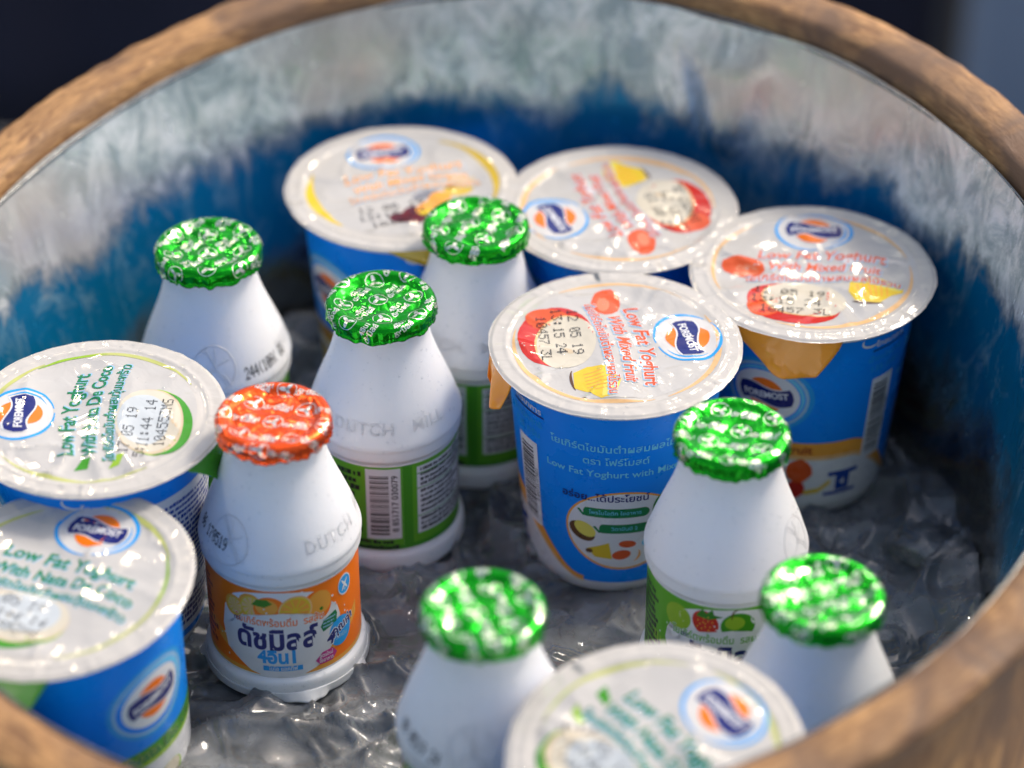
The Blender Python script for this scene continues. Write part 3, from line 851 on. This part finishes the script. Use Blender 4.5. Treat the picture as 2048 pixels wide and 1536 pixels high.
def emboss(parent, which):
    m = plastic()
    v, f = text_mesh('DUTCH   MILL', .012, 0, 1.12, .018, .014)
    v = v.copy(); v[:, 0] = v[:, 0] * 5.6; v[:, 1] = v[:, 1] * 5.2; v[:, 2] = v[:, 2] * 2.0
    V = np.c_[v[:, 0] + D(172), v[:, 1] + 56.5, v[:, 2]]
    ring = [(D(62) + 7.2 * math.cos(a), 57.5 + 7.2 * math.sin(a)) for a in np.linspace(0, 2 * math.pi, 40, endpoint=False)]
    blades = [([(D(62) + x0, y0 + 6), (D(62) + (x0 + x1) / 2 + .5, (y0 + y1) / 2 + 6.4), (D(62) + x1, y1 + 6)], False) for x0, y0, x1, y1 in
              ((-4, 57, 1, 51), (-3.0, 57.6, 1, 51), (1, 51, 5.2, 46), (0, 51, 4.2, 45.6), (5, 54, -1, 51), (-4.6, 47.6, 0, 51), (0, 51, .5, 57.5))]
    t, g = tube_uv([(ring, True)] + blades, .22)
    return raised('embossed_emblem', t, g, bottle_surface, m, parent) if which else raised('embossed_lettering', V, f, bottle_surface, m, parent)

def bottle(loc, kind, front_off, seed, label, group, stamp=None, skirt=False, tilt=(0, 0), ndrop=220, turn=0):
    """loc: centre of the cap top; front_off: degrees the picture side is turned right of the camera-facing line"""
    n = Vector((tilt[0], tilt[1], 1)).normalized()
    base = Vector(loc) - n * .0908
    e = empty('yoghurt_drink_bottle', base, 0, tilt)
    tag(e, label, 'bottle', group)
    face = math.atan2(CAM[1] - base.y, CAM[0] - base.x); rz = face + R(front_off)
    share('bottle_body', lambda p: lathe('bottle_body', [(.01, 1.2), (19, 1.0)] + BP + [(14.4, 87.5), (.01, 88)], plastic(), p, 120))(e)
    lb = share('label_' + kind, lambda p: mapped('printed_label', label_art(kind), bottle_surface, p, np.arange(-72.6, 72.7, 1.5), np.array([20., 30.]), step=.012))(e)
    lb.rotation_euler = (0, 0, rz)
    for q in (0, 1):
        em = share('emboss%d' % q, lambda p: emboss(p, q))(e); em.rotation_euler = (0, 0, rz + R(turn))
    S, Lm = cap_surface(seed)
    rings = list(np.linspace(.9, 14.5, 15)) + list(np.linspace(15.2, Lm - .02, 16))
    m = foil('green_foil', (.004, .37, .008), .80, .15) if kind == 'green' else foil('red_foil', (.95, .10, .012), .70, .20)
    cap = polar_sheet('foil_cap', S, None, rings, 204, m, e); cap.rotation_euler = (0, 0, rz + seed)
    so = cap.modifiers.new('thick', 'SOLIDIFY'); so.thickness = .0002; so.offset = -1
    ca = mapped('cap_print', cap_art(seed), S, cap, np.arange(-21, 21.1, .9), np.arange(-21, 21.1, .9), step=.015)
    if stamp:
        A = Art('ink'); A.dots(stamp[0], D(stamp[1]), stamp[2], 4.0, 'black', 1, R(stamp[3]), fill=1.0, sx=.62)
        s = mapped('date_stamp', A, bottle_surface, e, None, None); s.rotation_euler = (0, 0, face)
    rnd = random.Random(seed * 7 + 1)
    pts = []
    for i in range(ndrop):
        a = face + rnd.uniform(-1.7, 1.7); z = rnd.uniform(45, 80) if i % 4 else rnd.uniform(1, 9); q = a * 23.2
        P, N = surf(bottle_surface, np.array([q]), np.array([z]))
        pts.append((P[0], N[0], rnd.choice((.18, .22, .28, .36, .5))))
    droplets(pts, e, seed)
    if skirt:
        V = []; F = []; seg = 160; L_ = 7
        for j in range(L_):
            t = j / (L_ - 1)
            for k in range(seg):
                a = 2 * math.pi * k / seg
                jag = max(0, float(vn(a * 3.1, 1, 3)) - .62) * 9 * (.4 + float(vn(a * 6, 5, 4)))
                r = 24.95 + (.25 + jag) * t; z = 4.0 - 2.6 * t
                V.append((r * math.cos(a) / 1000, r * math.sin(a) / 1000, z / 1000))
        for j in range(L_ - 1):
            F += [(j * seg + k, j * seg + (k + 1) % seg, (j + 1) * seg + (k + 1) % seg, (j + 1) * seg + k) for k in range(seg)]
        me = bpy.data.meshes.new('torn_sleeve'); me.from_pydata(V, [], F); me.materials.append(cupplastic()); me.shade_smooth()
        o = link(bpy.data.objects.new('torn_sleeve', me), e); q = o.modifiers.new('t', 'SOLIDIFY'); q.thickness = .0003
    return e

# ------------------------------------------------------------------ the tub
RC = np.array([-.0107, .003, .10]); RR = .180; TX, TY = .077, .119      # rim circle and its slope
C0 = np.array([-.005, .005, 0.0]); R0 = .154
def wall_point(a, t, off=0.0):
    """t=0 at the ice level, 1 at the rim; off = metres outward"""
    a = np.asarray(a, float); t = np.asarray(t, float)
    c = C0[:2, None] * (1 - t) + RC[:2, None] * t if t.ndim else C0[:2] * (1 - t) + RC[:2] * t
    r = R0 + (RR - R0) * t + off + .009 * t * np.exp(-((a - R(93)) / R(34))**2)
    x = c[0] + r * np.cos(a); y = c[1] + r * np.sin(a)
    z = t * (RC[2] + TX * (x - RC[0]) + TY * (y - RC[1]))
    return x, y, z

def wood_mat(ring=False):
    m = bpy.data.materials.new('rim_wood' if ring else 'weathered_wood'); nt, p = nodes_of(m)
    big = noise(nt, 22, 4, .6, objco(nt), .5)
    if ring:      # grain runs round the hoop: angle and radius as texture axes
        t = nt.nodes.new('ShaderNodeTexCoord'); sp = nt.nodes.new('ShaderNodeSeparateXYZ'); nt.links.new(t.outputs['Object'], sp.inputs[0])
        def mth(op, a, b=None):
            n = nt.nodes.new('ShaderNodeMath'); n.operation = op
            for i, v in enumerate((a, b)):
                if v is None: continue
                if isinstance(v, (int, float)): n.inputs[i].default_value = v
                else: nt.links.new(v, n.inputs[i])
            return n.outputs[0]
        ang = mth('ARCTAN2', sp.outputs[1], sp.outputs[0])
        rad = mth('SQRT', mth('ADD', mth('MULTIPLY', sp.outputs[0], sp.outputs[0]), mth('MULTIPLY', sp.outputs[1], sp.outputs[1])))
        cb = nt.nodes.new('ShaderNodeCombineXYZ')
        nt.links.new(mth('MULTIPLY', ang, .035), cb.inputs[0]); nt.links.new(rad, cb.inputs[1]); nt.links.new(sp.outputs[2], cb.inputs[2])
        g = noise(nt, 420, 6, .65, cb.outputs[0], 1.2)
    else:
        g = noise(nt, 170, 6, .65, objco(nt, (1, 1, .12)), .6)
    c1 = mixcol(nt, ramp(nt, g, [(.36, 0.), (.62, 1.)]), (.20, .085, .025), (.56, .30, .11))
    c2 = mixcol(nt, ramp(nt, big, [(.38, 0.), (.58, 1.)]), (.17, .09, .045), c1)
    nt.links.new(c2, p.inputs['Base Color'])
    p.inputs['Roughness'].default_value = .5
    nt.links.new(bump(nt, g, .5, .0010, bump(nt, big, .4, .003)), p.inputs['Normal'])
    return m

def tin_mat():
    """galvanised tin, frosted with condensation and a painted bright reflection near the lip, blue reflection of the cups painted on the belt below, dull at the bottom"""
    m = bpy.data.materials.new('galvanised_tin'); nt, p = nodes_of(m)
    co = objco(nt); cs = objco(nt, (1, 1, .55))
    n1 = noise(nt, 34, 6, .7, cs, .5); n2 = noise(nt, 150, 5, .7, cs); n3 = noise(nt, 12, 3, .5, co); n4 = noise(nt, 75, 6, .75, cs, .8)
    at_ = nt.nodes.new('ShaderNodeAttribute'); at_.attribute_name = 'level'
    def ma(a, k, c):
        n = nt.nodes.new('ShaderNodeMath'); n.operation = 'MULTIPLY_ADD'; nt.links.new(a, n.inputs[0]); n.inputs[1].default_value = k
        if isinstance(c, (int, float)): n.inputs[2].default_value = c
        else: nt.links.new(c, n.inputs[2])
        return n.outputs[0]
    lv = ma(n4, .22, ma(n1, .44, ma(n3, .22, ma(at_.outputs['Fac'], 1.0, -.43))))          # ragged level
    blue = ramp(nt, lv, [(.20, 0.), (.36, 1.), (.61, 1.), (.70, 0.)])  # blue reflection of the cups, put into the tin's colour as a belt
    frost_shine = ramp(nt, lv, [(.60, 0.), (.73, 1.)])  # condensation whitened so the bright reflection under the lip is in the colour
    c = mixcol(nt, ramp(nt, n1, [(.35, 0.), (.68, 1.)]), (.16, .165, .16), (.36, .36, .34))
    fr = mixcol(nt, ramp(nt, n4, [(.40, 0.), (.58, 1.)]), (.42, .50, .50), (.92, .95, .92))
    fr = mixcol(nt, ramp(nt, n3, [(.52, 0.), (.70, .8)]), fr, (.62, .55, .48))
    c = mixcol(nt, frost_shine, c, fr)
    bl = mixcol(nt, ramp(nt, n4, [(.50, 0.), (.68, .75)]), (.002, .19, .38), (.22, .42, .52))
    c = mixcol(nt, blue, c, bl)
    nt.links.new(c, p.inputs['Base Color'])
    p.inputs['Metallic'].default_value = .9
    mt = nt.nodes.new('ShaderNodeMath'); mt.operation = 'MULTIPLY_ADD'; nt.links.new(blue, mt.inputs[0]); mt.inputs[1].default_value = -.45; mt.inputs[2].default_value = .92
    mt2 = nt.nodes.new('ShaderNodeMath'); mt2.operation = 'MULTIPLY_ADD'; nt.links.new(frost_shine, mt2.inputs[0]); mt2.inputs[1].default_value = -.50; nt.links.new(mt.outputs[0], mt2.inputs[2])
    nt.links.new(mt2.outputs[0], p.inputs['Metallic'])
    r = ramp(nt, n2, [(.3, .08), (.7, .30)])
    nt.links.new(r, p.inputs['Roughness'])
    b = bump(nt, n3, .25, .010); b = bump(nt, n1, .30, .0018, b); b = bump(nt, n4, .40, .0009, b)
    nt.links.new(b, p.inputs['Normal'])
    return m

def add_mesh(name, V, F, mat, parent=None, smooth=True):
    me = bpy.data.meshes.new(name); me.from_pydata([tuple(map(float, v)) for v in V], [], F); me.materials.append(mat)
    if smooth: me.shade_smooth()
    me.update()
    return link(bpy.data.objects.new(name, me), parent)

tub = empty('barrel', (float(C0[0]), float(C0[1]), -.45))
tag(tub, 'round wooden barrel of upright staves lined with dull tin, holding all the drinks', 'barrel')
inv = Vector(tub.location)
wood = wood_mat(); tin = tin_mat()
NST = 22; rnd = random.Random(4); TH = .0165
for k in range(NST):
    a0 = 2 * math.pi * k / NST + .05 + rnd.uniform(-.02, .02) * 0; a1 = 2 * math.pi * (k + 1) / NST + .05
    gap = .0012; dz = rnd.uniform(-.0005, .0006); do = rnd.uniform(-.0007, .0007); na = 8
    V = []; F = []
    # cross-section going down the inside, under, and up the outside: (off, t, dz)
    sec = [(.0012, .70, 0), (.0012, .876, 0), (.0020, .88, 0), (TH - .003, .88, 0), (TH - .002, .876, 0), (TH + .0015, .6, 0), (TH + .010, 0., 0)]
    ns = len(sec)
    for i in range(na + 1):
        a = a0 + gap + (a1 - a0 - 2 * gap) * i / na
        ed = .0010 if i in (0, na) else 0
        for (off, t, d) in sec:
            w1 = .0009 * (float(vn(a * 30, t * 3, k)) - .5) + (do if off > .01 else 0)
            x, y, z = wall_point(a, t, off + w1)
            V.append((x - inv.x, y - inv.y, z + d + dz * t - ed * (1 if t > .9 else 0) - inv.z))
        x, y, z = wall_point(a, 0., TH + .03); V.append((x - inv.x, y - inv.y, 0.0))
        x, y, z = wall_point(a, 0., .001); V.append((x * .93 - inv.x * .93, y * .93 - inv.y * .93, 0.0))
    m_ = ns + 2
    for i in range(na):
        for j in range(m_):
            q = (j + 1) % m_
            F.append((i * m_ + j, i * m_ + q, (i + 1) * m_ + q, (i + 1) * m_ + j))
    F.append(tuple(range(m_))); F.append(tuple(na * m_ + j for j in range(m_))[::-1])
    o = add_mesh('stave', V, F, wood, tub)
    bv = o.modifiers.new('edge', 'EDGE_SPLIT'); bv.split_angle = R(50)
rimsec = [(.0006, .885, 0), (.0003, .94, 0), (.0004, .99, 0), (.0012, 1.0, 0), (.0030, 1.0, .0005), (TH * .5, 1.0, .0007), (TH - .0030, 1.0, .0003), (TH - .0010, 1.0, -.0005), (TH - .0001, .988, 0), (TH + .0002, .95, 0), (TH + .0002, .885, 0)]
V = []; F = []; NA = 480; ns = len(rimsec)
for i in range(NA):
    a = 2 * math.pi * i / NA
    for j, (off, t, d) in enumerate(rimsec):
        w1 = .0016 * (float(vn(math.cos(a) * 9 + 20, math.sin(a) * 9 + 20 + j * .15, 77)) - .5) * .6 + .0006 * (float(vn(math.cos(a) * 40 + 60, math.sin(a) * 40 + 60 + j, 78)) - .5)
        x, y, z = wall_point(a, t, off + w1 * (1 if j > 2 else .4))
        V.append((x - inv.x, y - inv.y, z + d + w1 * .8 * (t > .9) - inv.z))
for i in range(NA):
    for j in range(ns):
        q = (j + 1) % ns; k = (i + 1) % NA
        F.append((i * ns + j, i * ns + q, k * ns + q, k * ns + j))
rim = add_mesh('rim_hoop', V, F, wood_mat(True), tub)
# tin lining: wall with a pressed dent, floor, rolled lip
seg = 300; rows = 60; V = []; F = []
for j in range(rows + 1):
    t = -.22 + (.955 + .22) * j / rows
    for k in range(seg):
        a = 2 * math.pi * k / seg
        off = -.0018 + .0011 * (float(vn(a * 6 + 40, t * 3, 8)) - .5) * 2
        # tear-shaped dent on the far wall
        da = a - R(61.5)
        wd = .095 * (1 - .75 * np.clip((.86 - t) / .30, 0, 1)); g = np.exp(-(da / wd)**4) * sst(.56, .64, t) 
        off -= .0034 * g * (1 - .45 * sst(.8, .95, t))
        x, y, z = wall_point(a, t, off); V.append((x - inv.x, y - inv.y, z - inv.z))
for j in range(rows):
    F += [(j * seg + k, j * seg + (k + 1) % seg, (j + 1) * seg + (k + 1) % seg, (j + 1) * seg + k) for k in range(seg)]
F.append(tuple(range(seg)))
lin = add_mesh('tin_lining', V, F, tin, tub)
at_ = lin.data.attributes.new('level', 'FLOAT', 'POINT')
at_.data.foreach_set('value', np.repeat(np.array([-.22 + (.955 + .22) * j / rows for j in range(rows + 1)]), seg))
es = lin.modifiers.new('e', 'EDGE_SPLIT'); es.split_angle = R(60)
V = []; F = []; m_ = 8
for k in range(seg):
    a = 2 * math.pi * k / seg
    x, y, z = wall_point(a, .945, -.0012 + .0005 * math.sin(7 * a) ); 
    for q in range(m_):
        b = 2 * math.pi * q / m_; V.append((x + .0007 * math.cos(b) * math.cos(a) - inv.x, y + .0007 * math.cos(b) * math.sin(a) - inv.y, z + .0007 * math.sin(b) - inv.z))
for k in range(seg):
    F += [(k * m_ + q, ((k + 1) % seg) * m_ + q, ((k + 1) % seg) * m_ + (q + 1) % m_, k * m_ + (q + 1) % m_) for q in range(m_)]
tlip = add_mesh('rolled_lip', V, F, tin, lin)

# ------------------------------------------------------------------ melting ice
def ice_mat():
    m = bpy.data.materials.new('melting_ice'); nt, p = nodes_of(m)
    co = objco(nt)
    n = noise(nt, 45, 3, .5, co, 1.0)
    p.inputs['Base Color'].default_value = (.56, .58, .59, 1)
    p.inputs['Roughness'].default_value = .05
    p.inputs['IOR'].default_value = 1.31
    tr = ramp(nt, noise(nt, 30, 5, .65, co), [(.40, .86), (.68, .48)])
    nt.links.new(tr, p.inputs['Transmission Weight'])
    p.inputs['Coat Weight'].default_value = .6; p.inputs['Coat Roughness'].default_value = .03
    nt.links.new(bump(nt, n, .25, .003), p.inputs['Normal'])
    return m
ICE = ice_mat()
def ice_h(x, y):
    """metres above the nominal ice level"""
    q = 1000
    w1 = 1 - np.abs(2 * vn(x * q / 34 + 2 * vn(x * q / 40, y * q / 40, 31), y * q / 24 + 5, 30) - 1)
    w2 = 1 - np.abs(2 * vn(x * q / 15 + w1, y * q / 11, 32) - 1)
    w3 = vn(x * q / 3.6, y * q / 3.6, 33)
    d = np.hypot(x - C0[0], y - C0[1])
    return (-.0035 + .0075 * w1**1.5 + .0030 * w2**2 + .0003 * w3 + .0011 * np.exp(-((vn(x * q / 26 + .8 * w1, y * q / 22, 36) - .5) / .022)**2) + .0012 * np.exp(-((vn(x * q / 17 + .6 * w1, y * q / 21 + 3, 37) - .42) / .03)**2) + .0085 * sst(.128, .153, d) * (.6 + .6 * vn(np.arctan2(y, x) * 4 + 9, d * 60, 35)))
n_r, n_a = 150, 420
V = [(0, 0)]
for i in range(1, n_r + 1):
    r = .1535 * i / n_r
    for k in range(n_a):
        a = 2 * math.pi * k / n_a; V.append((r * math.cos(a), r * math.sin(a)))
V = np.array(V) + C0[:2]
Z = ice_h(V[:, 0], V[:, 1]); V = np.c_[V, Z]
F = [(0, 1 + k, 1 + (k + 1) % n_a) for k in range(n_a)]
for i in range(n_r - 1):
    b = 1 + i * n_a; F += [(b + k, b + n_a + k, b + n_a + (k + 1) % n_a, b + (k + 1) % n_a) for k in range(n_a)]
ice = add_mesh('ice', V, F, ICE)
tag(ice, 'clear melting ice filling the bottom of the barrel', 'ice', kind='stuff')

def chunk(x, y, s, label, seed, sq=(1, 1, .7)):
    bm = bmesh.new(); bmesh.ops.create_icosphere(bm, subdivisions=4, radius=1)
    rnd = random.Random(seed)
    planes = [(Vector((rnd.gauss(0, 1), rnd.gauss(0, 1), rnd.gauss(0, 1))).normalized(), rnd.uniform(.72, .98)) for _ in range(9)]
    for v in bm.verts:
        d = v.co.normalized(); k = min([h / max(.05, d.dot(n)) for n, h in planes if d.dot(n) > .05] + [1.15])
        k += .03 * (float(vn(d.x * 4 + 9, d.y * 4 + d.z * 3 + 9, seed)) - .5)
        v.co = Vector((d.x * k * s * sq[0], d.y * k * s * sq[1], d.z * k * s * sq[2]))
    me = bpy.data.meshes.new('ice_chunk'); bm.to_mesh(me); bm.free(); me.materials.append(ICE); me.shade_smooth()
    o = link(bpy.data.objects.new('ice_chunk', me)); o.location = (x, y, float(ice_h(np.array([x]), np.array([y]))[0]) + s * .25)
    tag(o, label, 'ice', 'chunks of ice between the drinks')
    return o

# ------------------------------------------------------------------ unproject a photo pixel (2048 wide) on a height
_th = R(PITCH)
def at(px, py, z):
    fw = np.array([0, math.cos(_th), -math.sin(_th)]); up = np.array([0, math.sin(_th), math.cos(_th)]); rt = np.array([1, 0, 0])
    d = fw + rt * (px - 1024) / 5600 - up * (py - 768) / 5600
    p = CAM + d * ((z - CAM[2]) / d[2])
    return Vector(p)

for px, py, s, lb, sd_ in ((742, 1120, .0085, 'clear ice chunk touching the base of the bottle with the bar code', 3),
                           (1850, 1120, .011, 'bubbly ice chunk at the right wall of the barrel', 15),
                           (1085, 1110, .007, 'small ice lump left of the blue cup with the oval picture', 18)):
    q = at(px, py, .0)
    chunk(q.x, q.y, s * .85, lb, sd_, (1.2, 1.0, .5))

# ------------------------------------------------------------------ cups and bottles
GF = 'mixed fruit yoghurt cups'; GC = 'coconut jelly yoghurt cups'
cup(at(1232, 683, .079), 'fruit', 'fruit', -82, -128, 21, 'mixed fruit yoghurt cup in the middle with the oval picture facing us', GF, tab=(-70, 'tab', 11, 11))
cup(at(1625, 541, .079), 'fruit', 'fruit', -6, -22, 37, 'fruit yoghurt cup with a big orange pull tab hanging over its side logo', GF, tab=(-14, 'tab', 13, 20))
cup(at(1238, 413, .079), 'fruit', 'fruit', 109, 150, 44, 'mixed fruit yoghurt cup at the back between two other cups, red apple end pointing right', GF)
cup(at(803, 371, .079), 'grain', 'grain', 18, -52, 53, 'farthest yoghurt cup, with dark beans and a mustard ring on its lid', 'mixed grain yoghurt cups', tab=(10, 'gold', 7, 12))
cup(at(190, 830, .079), 'coco', 'coco', 90, -75, 62, 'coconut yoghurt cup at the left edge with crisp green lid writing turned sideways', GC, tab=(52, 'green', 12, 9))
cup(at(113, 1160, .068), 'coco', 'coco', -24, 41, 71, 'coconut yoghurt cup in the bottom left corner, logo showing on lid and side', GC, tab=(-32, 'green', 9, 16), tilt=(-.07, -.06))
cup(at(1310, 1502, .068), 'coco', 'coco', -57, 30, 88, 'blurred coconut yoghurt cup nearest to us, its lid cut off by the picture edge', GC, tilt=(-.06, -.10))
GB = 'green capped yoghurt drink bottles'
bottle(at(546, 828, .091), 'orange', -3, 101, 'white bottle with the only red foil cap and an orange fruit label', 'white yoghurt drink bottles', stamp=('06 170519', -82, 58.5, -4), skirt=True, turn=-103)
bottle(at(762, 597, .091), 'green', 192, 112, 'green capped bottle showing its bar code, behind the red capped bottle', GB)
bottle(at(416, 488, .091), 'green', -65, 123, 'green capped bottle standing farthest left behind the coconut cup', GB, stamp=('244(10A( 08', 22, 56, 3))
bottle(at(952, 444, .091), 'green', 172, 134, 'farthest green capped bottle, in front of the cup with beans on its lid', GB)
bottle(at(1465, 860, .091), 'green', 8, 145, 'green capped bottle with strawberry and apple label, right of the middle cup', GB)
bottle(at(966, 1212, .086), 'green', -70, 156, 'blurred green capped bottle at the bottom centre of the picture', GB, stamp=('08 0519 24', -72, 57, -8))
bottle(at(1647, 1182, .080), 'green', 100, 167, 'blurred green capped bottle at the front right, close to the wooden rim', GB)

# ------------------------------------------------------------------ surroundings
m = bpy.data.materials.new('pavement'); nt_, p = nodes_of(m)
nt_.links.new(mixcol(nt_, noise(nt_, 6, 5, .6, objco(nt_)), (.20, .20, .20), (.30, .30, .29)), p.inputs['Base Color']); p.inputs['Roughness'].default_value = .8
g = add_mesh('ground', [(-30, -30, -.455), (30, -30, -.455), (30, 30, -.455), (-30, 30, -.455)], [(0, 1, 2, 3)], m)
tag(g, kind='structure')
def cloth(name, x0, x1, y, c1, c2, folds, amp, label, z0=-.452, z1=.2):
    m = bpy.data.materials.new(name); nt_, p = nodes_of(m)
    nt_.links.new(mixcol(nt_, noise(nt_, 5, 4, .6, objco(nt_)), c1, c2), p.inputs['Base Color']); p.inputs['Roughness'].default_value = .9
    V = []; F = []; nx = 240; nz = 12
    for j in range(nz + 1):
        for i in range(nx + 1):
            s = i / nx
            V.append((x0 + (x1 - x0) * s, y + amp * math.sin(s * folds * 2 * math.pi + 1.1 * math.sin(s * 13)) * (.6 + .4 * j / nz), z0 + (z1 - z0) * j / nz))
    for j in range(nz):
        F += [(j * (nx + 1) + i, j * (nx + 1) + i + 1, (j + 1) * (nx + 1) + i + 1, (j + 1) * (nx + 1) + i) for i in range(nx)]
    o = add_mesh(name, V, F, m)
    so = o.modifiers.new('t', 'SOLIDIFY'); so.thickness = .003
    tag(o, label, 'cloth')
    return o
cloth('hanging_cloth', -1.1, .33, 1.05, (.010, .012, .028), (.02, .022, .045), 9, .02, 'dark navy cloth hanging far behind the barrel')
cloth('hanging_cloth', .302, 1.3, .96, (.16, .22, .31), (.26, .33, .43), 5, .02, 'grey blue cloth hanging behind the barrel at the upper right')

ml = bpy.data.materials.new('black_pole'); nt_, p = nodes_of(ml); p.inputs['Base Color'].default_value = (.01, .01, .012, 1); p.inputs['Roughness'].default_value = .5
V = []; F = []
for j, z in enumerate((-.452, -.44, -.43, .9)):
    for k in range(32):
        a = 2 * math.pi * k / 32; r = (.03, .03, .011, .011)[j]; V.append((.293 + r * math.cos(a), .98 + r * math.sin(a), z))
for j in range(3): F += [(j * 32 + k, j * 32 + (k + 1) % 32, (j + 1) * 32 + (k + 1) % 32, (j + 1) * 32 + k) for k in range(32)]
F += [tuple(range(32))[::-1], tuple(range(96, 128))]
tag(add_mesh('pole', V, F, ml), 'thin black pole standing between the navy cloth and the grey blue cloth', 'pole')
